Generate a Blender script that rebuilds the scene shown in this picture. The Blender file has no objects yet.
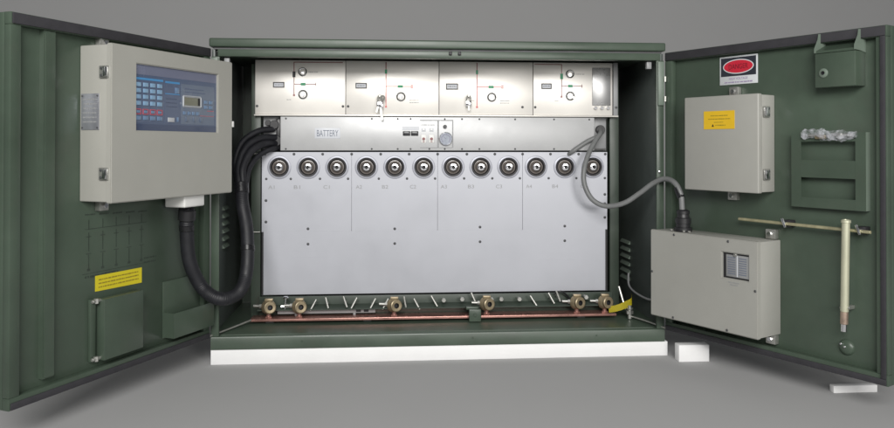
import bpy, bmesh, math, random
from mathutils import Vector, Matrix
random.seed(7)
PI = math.pi
scene = bpy.context.scene
COL = scene.collection

# ------------------------------------------------------------------ materials
def mat(name, col, rough=0.5, metal=0.0, var=0.06, vscale=9.0, bump=0.0, bscale=260.0, coat=0.0,
        dirt=0.0, dirtcol=(0.06, 0.055, 0.045), stretch=(1, 1, 1), rvar=0.08, spec=0.5, trans=0.0, wave=0.0, wscale=3.5, scratch=0.0, scratchcol=(0.3, 0.31, 0.3)):
    m = bpy.data.materials.new(name); m.use_nodes = True
    nt = m.node_tree; N = nt.nodes; L = nt.links
    b = N['Principled BSDF']
    tc = N.new('ShaderNodeTexCoord'); mp = N.new('ShaderNodeMapping'); mp.inputs['Scale'].default_value = stretch
    L.new(tc.outputs['Object'], mp.inputs['Vector'])
    n1 = N.new('ShaderNodeTexNoise'); n1.inputs['Scale'].default_value = vscale
    n1.inputs['Detail'].default_value = 7; n1.inputs['Roughness'].default_value = 0.62
    L.new(mp.outputs[0], n1.inputs['Vector'])
    mr = N.new('ShaderNodeMapRange'); mr.inputs['From Min'].default_value = 0.3; mr.inputs['From Max'].default_value = 0.7
    mr.inputs['To Min'].default_value = 1 - var; mr.inputs['To Max'].default_value = 1 + var
    L.new(n1.outputs['Fac'], mr.inputs['Value'])
    mul = N.new('ShaderNodeVectorMath'); mul.operation = 'SCALE'; mul.inputs[0].default_value = col[:3]
    L.new(mr.outputs[0], mul.inputs['Scale'])
    out = mul.outputs[0]
    if dirt > 0:
        n2 = N.new('ShaderNodeTexNoise'); n2.inputs['Scale'].default_value = vscale * 2.7
        n2.inputs['Detail'].default_value = 10; n2.inputs['Roughness'].default_value = 0.75
        L.new(mp.outputs[0], n2.inputs['Vector'])
        r2 = N.new('ShaderNodeMapRange'); r2.inputs['From Min'].default_value = 0.52; r2.inputs['From Max'].default_value = 0.78
        r2.inputs['To Min'].default_value = 0; r2.inputs['To Max'].default_value = dirt
        L.new(n2.outputs['Fac'], r2.inputs['Value'])
        mx = N.new('ShaderNodeMix'); mx.data_type = 'RGBA'
        L.new(r2.outputs[0], mx.inputs['Factor']); L.new(out, mx.inputs[6]); mx.inputs[7].default_value = (*dirtcol, 1)
        out = mx.outputs[2]
    if scratch > 0:                                     # fine random scuffs in the paint
        mp2 = N.new('ShaderNodeMapping'); mp2.inputs['Scale'].default_value = (3, 3, 26); mp2.inputs['Rotation'].default_value = (.5, .35, .2)
        L.new(tc.outputs['Object'], mp2.inputs['Vector'])
        n4 = N.new('ShaderNodeTexNoise'); n4.inputs['Scale'].default_value = 6; n4.inputs['Detail'].default_value = 9; n4.inputs['Roughness'].default_value = .7
        L.new(mp2.outputs[0], n4.inputs['Vector'])
        r4 = N.new('ShaderNodeMapRange'); r4.inputs['From Min'].default_value = 0.66; r4.inputs['From Max'].default_value = 0.76
        r4.inputs['To Min'].default_value = 0; r4.inputs['To Max'].default_value = scratch
        L.new(n4.outputs['Fac'], r4.inputs['Value'])
        mx2 = N.new('ShaderNodeMix'); mx2.data_type = 'RGBA'
        L.new(r4.outputs[0], mx2.inputs['Factor']); L.new(out, mx2.inputs[6]); mx2.inputs[7].default_value = (*scratchcol, 1)
        out = mx2.outputs[2]
    L.new(out, b.inputs['Base Color'])
    rr = N.new('ShaderNodeMapRange'); rr.inputs['From Min'].default_value = 0.3; rr.inputs['From Max'].default_value = 0.7
    rr.inputs['To Min'].default_value = max(0.02, rough - rvar); rr.inputs['To Max'].default_value = min(1, rough + rvar)
    L.new(n1.outputs['Fac'], rr.inputs['Value']); L.new(rr.outputs[0], b.inputs['Roughness'])
    b.inputs['Metallic'].default_value = metal
    b.inputs['Specular IOR Level'].default_value = spec
    b.inputs['Coat Weight'].default_value = coat
    b.inputs['Transmission Weight'].default_value = trans
    wb = None
    if wave > 0:                                        # sheet metal is never quite flat
        n5 = N.new('ShaderNodeTexNoise'); n5.inputs['Scale'].default_value = wscale; n5.inputs['Detail'].default_value = 1.5
        L.new(tc.outputs['Object'], n5.inputs['Vector'])
        wb = N.new('ShaderNodeBump'); wb.inputs['Strength'].default_value = wave; wb.inputs['Distance'].default_value = 0.01
        L.new(n5.outputs['Fac'], wb.inputs['Height']); L.new(wb.outputs[0], b.inputs['Normal'])
    if bump > 0:
        n3 = N.new('ShaderNodeTexNoise'); n3.inputs['Scale'].default_value = bscale; n3.inputs['Detail'].default_value = 3
        L.new(mp.outputs[0], n3.inputs['Vector'])
        bp = N.new('ShaderNodeBump'); bp.inputs['Strength'].default_value = bump; bp.inputs['Distance'].default_value = 0.0008
        L.new(n3.outputs['Fac'], bp.inputs['Height']); L.new(bp.outputs[0], b.inputs['Normal'])
        if wb: L.new(wb.outputs[0], bp.inputs['Normal'])
    return m

M = dict(
    green=mat('green_paint', (0.060, 0.085, 0.062), 0.36, var=0.18, vscale=3.0, bump=0.12, bscale=150, dirt=0.42, dirtcol=(0.075, 0.080, 0.066), wave=.30, wscale=4, scratch=.25, scratchcol=(.14, .15, .13)),
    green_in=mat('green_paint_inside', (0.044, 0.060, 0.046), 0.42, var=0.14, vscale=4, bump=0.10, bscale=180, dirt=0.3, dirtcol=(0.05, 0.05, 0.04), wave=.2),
    green_print=mat('faint_dark_print', (0.036, 0.050, 0.038), 0.5, var=0.3, vscale=60),
    beige=mat('beige_powder_coat', (0.370, 0.367, 0.334), 0.46, var=0.035, vscale=4, bump=0.12, bscale=320, dirt=0.10, dirtcol=(0.27, 0.25, 0.21), wave=.12, wscale=4, scratch=.22, scratchcol=(.27, .26, .23)),
    grey_box=mat('grey_beige_powder_coat', (0.350, 0.348, 0.320), 0.46, var=0.035, vscale=4, bump=0.12, bscale=320, dirt=0.10, dirtcol=(0.27, 0.25, 0.21), wave=.12, wscale=4, scratch=.22, scratchcol=(.27, .26, .23)),
    cover=mat('aluzinc_sheet', (0.455, 0.465, 0.505), 0.44, metal=0.25, var=0.035, vscale=4, bump=0.03, bscale=60, dirt=0.10, dirtcol=(0.39, 0.40, 0.43), wave=.20, wscale=2.2, scratch=.06, scratchcol=(.36, .37, .41)),
    tray=mat('pale_grey_sheet', (0.52, 0.525, 0.53), 0.42, metal=0.25, var=0.03, vscale=6, bump=0.03, bscale=60, wave=.16, wscale=3, dirt=.08, dirtcol=(.4, .4, .4)),
    mech=mat('satin_cream_panel', (0.80, 0.775, 0.73), 0.37, metal=0.30, rvar=.05, var=0.025, vscale=5, bump=0.03, bscale=60, wave=.22, wscale=4),
    steel=mat('zinc_plated_steel', (0.50, 0.50, 0.47), 0.40, metal=0.8, var=0.12, vscale=40),
    chrome=mat('bright_chrome', (0.80, 0.80, 0.82), 0.16, metal=1.0, var=0.05, vscale=40),
    brass=mat('dull_brass', (0.33, 0.27, 0.175), 0.42, metal=0.55, var=0.2, vscale=50, dirt=0.35, dirtcol=(0.16, 0.12, 0.06)),
    copper=mat('copper_bar', (0.50, 0.27, 0.23), 0.30, metal=0.7, var=0.25, vscale=25, dirt=0.6, dirtcol=(0.14, 0.085, 0.065), stretch=(0.6, 2, 2)),
    goldzinc=mat('yellow_passivated_zinc', (0.50, 0.47, 0.30), 0.38, metal=0.55, var=0.2, vscale=22, dirt=0.35, dirtcol=(0.32, 0.2, 0.1), stretch=(1, 1, 0.5)),
    tubezinc=mat('pale_passivated_tube', (0.56, 0.56, 0.42), 0.40, metal=0.4, var=0.12, vscale=14, dirt=0.15, dirtcol=(0.4, 0.34, 0.2), stretch=(1, 1, 0.4)),
    tinned=mat('copper_tinned_ferrule', (0.50, 0.38, 0.30), 0.35, metal=0.7, var=0.25, vscale=40),
    conduit=mat('black_conduit', (0.012, 0.0125, 0.016), 0.52, var=0.2, vscale=30),
    tape=mat('black_tape', (0.012, 0.012, 0.014), 0.30, var=0.2, vscale=60),
    greycable=mat('grey_cable', (0.17, 0.175, 0.175), 0.45, var=0.08, vscale=30),
    rubber=mat('dark_rubber', (0.018, 0.017, 0.020), 0.5, var=0.2, vscale=40, dirt=0.15, dirtcol=(0.09, 0.085, 0.085)),
    gasket=mat('grey_foam_gasket', (0.030, 0.029, 0.034), 0.75, var=0.15, vscale=30, bump=0.3, bscale=300),
    black=mat('black_plastic', (0.018, 0.018, 0.020), 0.4),
    dark=mat('dark_recess', (0.02, 0.02, 0.022), 0.6),
    yellow=mat('yellow_label', (0.66, 0.56, 0.02), 0.45, var=0.04, vscale=12),
    amber=mat('amber_label', (0.72, 0.46, 0.02), 0.45, var=0.04, vscale=12),
    yprint=mat('yellow_label_print', (0.30, 0.23, 0.02), 0.5),
    white=mat('white_plastic', (0.78, 0.78, 0.76), 0.45, var=0.02),
    whitepaint=mat('white_block_paint', (0.86, 0.86, 0.86), 0.6, var=0.02),
    paper=mat('white_label', (0.62, 0.64, 0.68), 0.45, var=0.03, vscale=20),
    signwhite=mat('sign_white', (0.62, 0.64, 0.66), 0.4, var=0.03, vscale=20),
    ink=mat('blue_grey_ink', (0.16, 0.18, 0.23), 0.5),
    signblack=mat('sign_black', (0.030, 0.033, 0.045), 0.35),
    signred=mat('sign_red', (0.55, 0.022, 0.045), 0.35),
    signdark=mat('sign_dark_red_text', (0.17, 0.01, 0.02), 0.4),
    signpurple=mat('sign_purple_text', (0.34, 0.28, 0.42), 0.4),
    red=mat('red_mimic_line', (0.62, 0.16, 0.15), 0.45),
    darkred=mat('dark_red_mimic_line', (0.26, 0.10, 0.10), 0.45),
    greenmark=mat('green_mimic_symbol', (0.03, 0.30, 0.14), 0.45),
    membrane=mat('blue_grey_membrane', (0.085, 0.115, 0.19), 0.22, var=0.05, coat=0.6),
    membrane2=mat('dark_blue_membrane', (0.055, 0.075, 0.135), 0.22, var=0.05, coat=0.6),
    membrane_reflection=mat('painted_reflection_band', (0.16, 0.175, 0.25), 0.22, var=0.05, coat=0.6),  # lighter colour stands in for a reflection on the keypad window
    slateband=mat('slate_blue_section', (0.125, 0.16, 0.225), 0.22, var=0.05, coat=0.6),
    key=mat('pale_blue_key', (0.22, 0.36, 0.52), 0.3, var=0.1, vscale=60, coat=0.4),
    keydim=mat('dim_blue_key', (0.15, 0.23, 0.36), 0.3, var=0.1, vscale=60, coat=0.4),
    keyred=mat('red_key_outline', (0.42, 0.09, 0.13), 0.3, coat=0.4),
    skyline=mat('bright_blue_heading', (0.07, 0.26, 0.52), 0.3, coat=0.4),
    lcd=mat('olive_lcd', (0.15, 0.155, 0.115), 0.2, coat=0.6),
    lcdframe=mat('lcd_frame', (0.45, 0.47, 0.50), 0.35),
    plate=mat('brushed_nameplate', (0.46, 0.47, 0.52), 0.34, metal=0.7, var=0.10, vscale=14, stretch=(1, 3, 1)),
    resin=mat('brown_grey_resin', (0.150, 0.132, 0.120), 0.28, var=0.12, vscale=30, coat=0.3),
    collar=mat('bushing_collar_paint', (0.40, 0.41, 0.46), 0.42, metal=0.25, var=0.05),
    glass=mat('dark_window_glass', (0.42, 0.42, 0.42), 0.30, metal=0.6, var=0.05),
    meter=mat('meter_face', (0.33, 0.36, 0.42), 0.3, var=0.08, vscale=40),
    meterline=mat('meter_print', (0.16, 0.14, 0.22), 0.4),
    darkgrey=mat('dark_grey_paint', (0.07, 0.072, 0.075), 0.5),
    midgrey=mat('mid_grey_paint', (0.28, 0.285, 0.29), 0.45),
    sidegrey=mat('grey_green_side_paint', (0.085, 0.100, 0.094), 0.38, var=0.1, vscale=4, dirt=.25, dirtcol=(.05, .055, .05), wave=.2),
    palegreen=mat('pale_green_paint', (0.15, 0.19, 0.155), 0.42, var=0.06),
    backdrop=mat('grey_backdrop_paper', (0.42, 0.42, 0.42), 0.95, var=0.01, vscale=2, spec=0.1),
)
def film():
    m = bpy.data.materials.new('clear_plastic_film'); m.use_nodes = True
    N = m.node_tree.nodes; L = m.node_tree.links; b = N['Principled BSDF']
    b.inputs['Base Color'].default_value = (0.62, 0.63, 0.68, 1); b.inputs['Roughness'].default_value = 0.22
    tc = N.new('ShaderNodeTexCoord'); n = N.new('ShaderNodeTexNoise'); n.inputs['Scale'].default_value = 55; n.inputs['Detail'].default_value = 5
    L.new(tc.outputs['Object'], n.inputs['Vector'])
    r = N.new('ShaderNodeMapRange'); r.inputs['From Min'].default_value = 0.4; r.inputs['From Max'].default_value = 0.62
    r.inputs['To Min'].default_value = 0.05; r.inputs['To Max'].default_value = 0.50
    L.new(n.outputs['Fac'], r.inputs['Value']); L.new(r.outputs[0], b.inputs['Alpha'])
    bp = N.new('ShaderNodeBump'); bp.inputs['Strength'].default_value = 0.9; bp.inputs['Distance'].default_value = 0.004
    L.new(n.outputs['Fac'], bp.inputs['Height']); L.new(bp.outputs[0], b.inputs['Normal'])
    return m
M['film'] = film()

# ------------------------------------------------------------------ mesh builder
FRAMES = {'C': (Vector((0, 0, 0)), 0.0), 'L': (Vector((-0.9, 0, 0)), 1.1354), 'R': (Vector((0.9, 0, 0)), -1.0709)}
BASE = {}

class MB:
    def __init__(s): s.bm = bmesh.new()
    def _faces(s, fs, m):
        for f in fs: f.material_index = m
    def box(s, x0, x1, y0, y1, z0, z1, m=0, bev=0.0, seg=2):
        P = [(x, y, z) for x in (x0, x1) for y in (y0, y1) for z in (z0, z1)]
        v = [s.bm.verts.new(p) for p in P]
        F = [(0, 1, 3, 2), (4, 6, 7, 5), (0, 4, 5, 1), (2, 3, 7, 6), (0, 2, 6, 4), (1, 5, 7, 3)]
        fs = [s.bm.faces.new([v[i] for i in f]) for f in F]
        s._faces(fs, m)
        if bev > 0:
            es = list({e for f in fs for e in f.edges})
            r = bmesh.ops.bevel(s.bm, geom=es, offset=bev, segments=seg, affect='EDGES', profile=0.5)
            s._faces(r['faces'], m)
        return s
    def prism(s, poly, y0, y1, m=0, bev=0.0):           # polygon in x,z extruded along y
        a = [s.bm.verts.new((x, y0, z)) for x, z in poly]; b = [s.bm.verts.new((x, y1, z)) for x, z in poly]
        n = len(poly)
        fs = [s.bm.faces.new(a), s.bm.faces.new(list(reversed(b)))]
        for i in range(n): fs.append(s.bm.faces.new([a[i], b[i], b[(i + 1) % n], a[(i + 1) % n]]))
        s._faces(fs, m)
        if bev > 0:
            es = list({e for f in fs[:1] for e in f.edges})
            r = bmesh.ops.bevel(s.bm, geom=es, offset=bev, segments=2, affect='EDGES'); s._faces(r['faces'], m)
        return s
    def prism_x(s, poly, x0, x1, m=0):                  # polygon in y,z extruded along x
        a = [s.bm.verts.new((x0, y, z)) for y, z in poly]; b = [s.bm.verts.new((x1, y, z)) for y, z in poly]
        n = len(poly); fs = [s.bm.faces.new(a), s.bm.faces.new(list(reversed(b)))]
        for i in range(n): fs.append(s.bm.faces.new([a[i], b[i], b[(i + 1) % n], a[(i + 1) % n]]))
        s._faces(fs, m); return s
    def lathe(s, prof, o, ax, m=0, seg=24, mats=None):  # prof: (radius, distance along axis)
        o = Vector(o); ax = Vector(ax).normalized()
        t = Vector((0, 0, 1)) if abs(ax.z) < 0.9 else Vector((1, 0, 0))
        u = ax.cross(t).normalized(); w = ax.cross(u)
        rings = []
        for r, h in prof:
            if r <= 1e-6: rings.append([s.bm.verts.new(o + ax * h)])
            else: rings.append([s.bm.verts.new(o + ax * h + (u * math.cos(2 * PI * k / seg) + w * math.sin(2 * PI * k / seg)) * r) for k in range(seg)])
        for i in range(len(rings) - 1):
            A, B = rings[i], rings[i + 1]; mm = mats[i] if mats else m
            for k in range(seg):
                k2 = (k + 1) % seg
                if len(A) == 1 and len(B) == 1: continue
                if len(A) == 1: f = s.bm.faces.new([A[0], B[k], B[k2]])
                elif len(B) == 1: f = s.bm.faces.new([A[k], B[0], A[k2]])
                else: f = s.bm.faces.new([A[k], B[k], B[k2], A[k2]])
                f.material_index = mm
        return s
    def cyl(s, a, b, r, m=0, seg=18, r2=None, ch=0.0):
        a = Vector(a); b = Vector(b); h = (b - a).length; r2 = r if r2 is None else r2
        c = ch or min(r, h) * 0.08
        return s.lathe([(0, 0), (r - c, 0), (r, c), (r2, h - c), (r2 - c, h), (0, h)], a, b - a, m, seg)
    def tube(s, pts, r, m=0, seg=12, rib=None, per=14, cap=True):
        P = smooth_path(pts, per)
        n = len(P); T = [(P[min(i + 1, n - 1)] - P[max(i - 1, 0)]).normalized() for i in range(n)]
        ref = Vector((0, 0, 1)) if abs(T[0].z) < 0.9 else Vector((0, 1, 0))
        nrm = (ref - T[0] * ref.dot(T[0])).normalized(); rings = []
        for i in range(n):
            nrm = (nrm - T[i] * nrm.dot(T[i])).normalized(); bi = T[i].cross(nrm)
            rr = r * (rib[i % len(rib)] if rib else 1.0)
            rings.append([s.bm.verts.new(P[i] + (nrm * math.cos(2 * PI * k / seg) + bi * math.sin(2 * PI * k / seg)) * rr) for k in range(seg)])
        for i in range(n - 1):
            for k in range(seg):
                f = s.bm.faces.new([rings[i][k], rings[i][(k + 1) % seg], rings[i + 1][(k + 1) % seg], rings[i + 1][k]]); f.material_index = m
        if cap:
            s.bm.faces.new(list(reversed(rings[0]))).material_index = m; s.bm.faces.new(rings[-1]).material_index = m
        return s
    def text(s, body, x, y, z, h, m=0, width=None, rotz=None):
        c = bpy.data.curves.new('lettering', 'FONT'); c.body = body; c.size = h / 0.70; c.align_x = 'CENTER'; c.align_y = 'CENTER'; c.extrude = 0.0003
        o = bpy.data.objects.new('lettering', c); COL.objects.link(o)
        dg = bpy.context.evaluated_depsgraph_get(); dg.update()
        me = bpy.data.meshes.new_from_object(o.evaluated_get(dg))
        xs = [v.co.x for v in me.vertices]; w = max(xs) - min(xs); k = (width / w) if width else 1.0
        n0 = len(s.bm.verts); f0 = len(s.bm.faces)
        s.bm.from_mesh(me); s.bm.verts.ensure_lookup_table(); s.bm.faces.ensure_lookup_table()
        zc = (max(v.co.y for v in me.vertices) + min(v.co.y for v in me.vertices)) / 2
        for v in s.bm.verts[n0:]: v.co = Vector((x + v.co.x * k, y - v.co.z, z + v.co.y - zc))
        for f in s.bm.faces[f0:]: f.material_index = m
        bpy.data.objects.remove(o); bpy.data.curves.remove(c); bpy.data.meshes.remove(me)
        return s
    def dashes(s, x0, x1, y, z, h, m=0, t=0.0006):      # a line of print too small to read
        x = x0
        while x < x1:
            w = random.uniform(0.5, 2.6) * h
            s.box(x, min(x + w, x1), y - t, y, z - h / 2 * random.uniform(.7, 1), z + h / 2 * random.uniform(.7, 1), m); x += w + random.uniform(.25, .6) * h
        return s
    def screw(s, x, y, z, r, m=0, hole=None):           # pan head facing -y
        s.lathe([(r, 0), (r, r * .25), (r * .75, r * .55), (r * .35, r * .62), (r * .3, r * .35), (0, r * .35)], (x, y, z), (0, -1, 0), m, 12)
        return s

def smooth_path(pts, per):
    P = [Vector(p) for p in pts]
    if len(P) == 2: return [P[0].lerp(P[1], i / per) for i in range(per + 1)]
    out = []; Q = [P[0] * 2 - P[1]] + P + [P[-1] * 2 - P[-2]]
    for i in range(1, len(Q) - 2):
        a, b, c, d = Q[i - 1:i + 3]
        for k in range(per):
            t = k / per
            out.append(0.5 * ((2 * b) + (c - a) * t + (2 * a - 5 * b + 4 * c - d) * t * t + (3 * b - a - 3 * c + d) * t ** 3))
    out.append(P[-1]); return out

def thing(name, label, cat, frame='C', base=(0, 0, 0), group=None):
    o = bpy.data.objects.new(name, None); COL.objects.link(o); o.empty_display_size = 0.05
    org, a = FRAMES[frame]
    o.location = org + Matrix.Rotation(a, 3, 'Z') @ Vector(base); o.rotation_euler = (0, 0, a)
    BASE[o.name] = Vector(base); o['label'] = label; o['category'] = cat
    if group: o['group'] = group
    return o
def part(name, mb, mats, parent, label=None):
    if not isinstance(mats, (list, tuple)): mats = [mats]
    b = BASE[parent.name]
    bmesh.ops.translate(mb.bm, verts=mb.bm.verts, vec=-b)
    bmesh.ops.recalc_face_normals(mb.bm, faces=mb.bm.faces)
    me = bpy.data.meshes.new(name); mb.bm.to_mesh(me); mb.bm.free()
    for k in mats: me.materials.append(M[k])
    for p in me.polygons: p.use_smooth = True
    me.set_sharp_from_angle(angle=math.radians(32))
    o = bpy.data.objects.new(name, me); COL.objects.link(o); o.parent = parent
    BASE[o.name] = b
    if label: o['label'] = label
    return o
def single(name, mb, mats, label, cat, frame='C', base=(0, 0, 0), group=None):   # a thing that is one mesh
    org, a = FRAMES[frame]; base = Vector(base)
    bmesh.ops.translate(mb.bm, verts=mb.bm.verts, vec=-base)
    bmesh.ops.recalc_face_normals(mb.bm, faces=mb.bm.faces)
    me = bpy.data.meshes.new(name); mb.bm.to_mesh(me); mb.bm.free()
    for k in ([mats] if isinstance(mats, str) else mats): me.materials.append(M[k])
    for p in me.polygons: p.use_smooth = True
    me.set_sharp_from_angle(angle=math.radians(32))
    o = bpy.data.objects.new(name, me); COL.objects.link(o)
    o.location = org + Matrix.Rotation(a, 3, 'Z') @ base; o.rotation_euler = (0, 0, a)
    BASE[o.name] = base; o['label'] = label; o['category'] = cat
    if group: o['group'] = group
    return o
def copy_tree(o, parent=None):
    c = o.copy(); COL.objects.link(c); c.parent = parent
    for ch in list(o.children): copy_tree(ch, c)
    return c

# ------------------------------------------------------------------ the setting
FLOOR = -0.058
def setting():
    m = MB(); prof = [(-7.0, FLOOR), (1.4, FLOOR)]
    for k in range(1, 17):
        a = k / 16 * PI / 2; prof.append((1.4 + 1.4 * math.sin(a), FLOOR + 1.4 * (1 - math.cos(a))))
    prof.append((2.8, 4.5))
    A = [m.bm.verts.new((-7, y, z)) for y, z in prof]; B = [m.bm.verts.new((7, y, z)) for y, z in prof]
    for i in range(len(prof) - 1): m.bm.faces.new([A[i], B[i], B[i + 1], A[i + 1]])
    me = bpy.data.meshes.new('backdrop'); m.bm.to_mesh(me); m.bm.free(); me.materials.append(M['backdrop'])
    for p in me.polygons: p.use_smooth = True
    o = bpy.data.objects.new('backdrop', me); COL.objects.link(o); o['kind'] = 'structure'
setting()
m = MB(); m.box(-0.90, 0.915, 0.006, 0.60, FLOOR, -0.0005, 0, 0.002)  # plinth built where a flat white cut-out patch lies
single('plinth', m, 'whitepaint', 'long white plinth that the green steel cabinet stands on', 'plinth', base=(0, .3, FLOOR))
m = MB(); m.box(0.925, 1.048, -0.090, -0.045, FLOOR, 0.008, 0, 0.002)  # block added in place of a white cut-out patch, holds nothing up
single('patch_block', m, 'whitepaint', 'taller white block in place of a cut-out patch, on the floor under the hinge end of the right door', 'block', base=(.99, -.07, FLOOR))
m = MB(); m.box(1.312, 1.470, -0.500, -0.475, FLOOR, -0.033, 0, 0.002)  # low block added for another white cut-out leftover, carries no door
single('patch_block', m, 'whitepaint', 'low flat white block in place of a cut-out patch, on the floor beneath the outer corner of the right door', 'block', base=(1.39, -.49, FLOOR))

# ------------------------------------------------------------------ the cabinet
cab = thing('switchgear_cabinet', 'wide dark green steel switchgear cabinet with both of its doors wide open', 'cabinet', base=(0, .3, 0))
m = MB(); m.box(-0.908, 0.905, -0.006, 0.66, 1.1745, 1.2085, 0, 0.006, 3)
lid = part('lid', m, 'green', cab)
m = MB(); m.box(-0.893, 0.893, 0.012, 0.64, 1.1665, 1.1742)
part('drip_gap', m, 'darkgrey', lid)
m = MB(); m.box(-0.876, 0.885, 0.0, 0.035, 1.1375, 1.1660, 0, 0.003)
hd = part('header_beam', m, 'green', cab)
for x in (0.030, 0.066):
    m = MB(); m.box(x - .006, x + .006, -0.009, 0.0, 1.150, 1.164, 0, 0.002); m.cyl((x, -.012, 1.156), (x, -.004, 1.156), .004)
    part('door_catch', m, 'rubber', hd)
for s_ in (-1, 1):
    m = MB(); x = 0.888 * s_
    m.box(min(x, x + .012 * s_), max(x, x + .012 * s_), 0.014, 0.600, 0.0505, 1.166, 0, 0.001)
    sp = part('side_panel', m, 'sidegrey', cab)
    m = MB(); xi = 0.8875 * s_
    if s_ < 0: ys, zs = (.150, .245), [.372 + .031 * k for k in range(6)]
    else: ys, zs = (.400, .525), [.175 + .033 * k for k in range(6)]
    for z in zs:
        pr = [(0, 0), (0, .016), (-.011 * s_, .002)]
        m.prism([(xi + a, z + b) for a, b in pr], ys[0], ys[1])
    part('louvre', m, 'palegreen', sp)
    m = MB(); a, b = sorted((0.899 * s_, 0.868 * s_))
    m.box(a, b, 0.0, 0.0135, 0.052, 1.1372, 0, 0.002)
    jb = part('door_jamb', m, 'green', cab)
    a, b = sorted((0.897 * s_, 0.872 * s_))
    m = MB(); m.box(a, b, -0.010, -0.0005, 0.955, 1.132, 0, 0.002)
    hb = part('hinge_bracket', m, 'palegreen', jb)
    for z in (0.97, 1.05):
        m = MB(); m.cyl((0.899 * s_, -.012, z), (0.899 * s_, -.012, z + .022), .006); part('hinge_pin', m, 'steel', jb)
    m = MB(); a, b = sorted((0.835 * s_, 0.855 * s_)); m.box(a, b, 0.02, 0.04, 1.105, 1.134, 0, 0.002)
    part('rubber_stop', m, 'midgrey', cab)
    m = MB(); a, b = sorted((0.752 * s_, 0.792 * s_))
    m.box(a, b, 0.262, 0.300, 0.0655, 1.1372, 0, 0.002)
    part('frame_post', m, 'green_in', cab)
m = MB(); m.box(-0.8875, 0.8875, 0.590, 0.600, 0.066, 1.166); part('back_panel', m, 'green_in', cab)
m = MB(); m.box(-0.8875, 0.8875, 0.0355, 0.5895, 1.158, 1.1662); part('roof_panel', m, 'green_in', cab)
# base with a sloping sill
m = MB(); m.prism_x([(0.0, 0.002), (0.0, 0.0455), (0.002, 0.0500), (0.006, 0.0525), (0.012, 0.0528), (0.0135, 0.035), (0.034, 0.035), (0.036, 0.0515), (0.11, 0.0625), (0.60, 0.0640), (0.60, 0.002)], -0.899, 0.901)
base = part('base_frame', m, 'green', cab)
for x in (-.55, .12, .62):
    m = MB(); m.cyl((x, -.0015, .03), (x, .001, .03), .004, seg=10); part('rivet', m, 'green', base)
for pts in ([(-0.77, .14, .083), (-0.839, .07, .067), (-0.905, -.012, .056)], [(0.798, .14, .076), (0.852, .06, .068), (0.898, -.014, .058)]):
    m = MB(); m.tube(pts, .0038, seg=8); part('door_stay', m, 'steel', cab)
m = MB(); m.tube([(.86, .34, .22), (.852, .31, .175), (.855, .24, .156), (.868, .12, .150), (.884, .06, .158)], .0045, seg=8)
part('earth_wire', m, 'midgrey', cab)

# doors -----------------------------------------------------------------------
S = 0.025
def door(fr, lo, hi, label, gside):
    org, a = FRAMES[fr]
    R = Matrix.Translation(org) @ Matrix.Rotation(a, 4, 'Z')
    def dpart(name, mb, mats, parent, lab=None):
        bmesh.ops.transform(mb.bm, matrix=R, verts=mb.bm.verts)
        return part(name, mb, mats, parent, lab)
    zb, zt = 0.0480, 1.1680; rw = 0.035
    m = MB()
    m.box(lo, hi, S, 0.050, zb, zt, 0, 0.003)
    m.box(lo, hi, 0.0, S - .0002, zt - rw, zt, 0, 0.002); m.box(lo, hi, 0.0, S - .0002, zb, zb + rw, 0, 0.002)
    m.box(lo, lo + rw, 0.0, S - .0002, zb + rw + .0002, zt - rw - .0002, 0, 0.002)
    m.box(hi - rw, hi, 0.0, S - .0002, zb + rw + .0002, zt - rw - .0002, 0, 0.002)
    d = dpart('door', m, 'green_in' if 0 else 'green', cab, label)
    g0, g1 = lo + .004, hi - .004
    strips = [(g0, g1, zt - .033, zt - .002), (g0, g1, zb + .002, zb + .022)]
    if gside: strips.append((hi - .020, hi - .004, zb + .0225, zt - .0335))
    for a, b, c, e in strips:
        m = MB(); m.box(a, b, -0.006, -.0003, c, e, 0, 0.002); dpart('gasket', m, 'gasket', d)
    return d, dpart
dl, lpart = door('L', -0.8815, -0.004, 'left door, swung open towards the camera', False)
dr, rpart = door('R', 0.004, 0.8815, 'right door, swung open towards the camera', True)
m = MB(); m.prism([(-.764, .104), (-.722, .104), (-.722, 1.132), (-.764, 1.132)], S - .022, S - .0005, 0, .004)
lpart('stiffener_channel', m, 'green', dl)
for x, z in ((-.008 - .05, .3148), (-.845, .6)):
    m = MB(); m.cyl((x, S, z), (x, S - .012, z), .006, 0, 10); lpart('stud_bolt', m, 'steel', dl)
# faint single line diagram printed on the left door
m = MB(); yp = S - .0006
for k in range(5):
    x = -.575 + k * .058
    for z0, z1 in ((.555, .525), (.515, .455), (.445, .40)): m.box(x - .0016, x + .0016, yp, S, z1, z0)
    m.box(x - .010, x + .010, yp, S, .500, .503); m.box(x - .006, x + .006, yp, S, .392, .400); m.box(x - .010, x + .010, yp, S, .446, .449)
    m.dashes(x - .015, x + .025, S, .572 - .002 * k, .006)
m.box(-.59, -.32, yp, S, .5245, .5265); m.box(-.60, -.30, yp, S, .3835, .3850); m.dashes(-.59, -.45, S, .374, .008); m.dashes(-.33, -.27, S, .40, .007); m.dashes(-.33, -.27, S, .385, .007)
lpart('printed_diagram', m, 'green_print', dl)
m = MB(); m.lathe([(.026, 0), (.025, .004), (.020, .009), (.011, .012), (0, .013)], (.738, S, .136), (0, -1, 0), 0, 24)
dk = rpart('domed_boss', m, 'green', dr)
m = MB()
for dx in (-.008, .004): m.cyl((.734 + dx, S - .009, .142 - dx * .6), (.734 + dx, S - .017, .142 - dx * .6), .0036, 0, 10)
rpart('boss_screw', m, 'chrome', dr)

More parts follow.
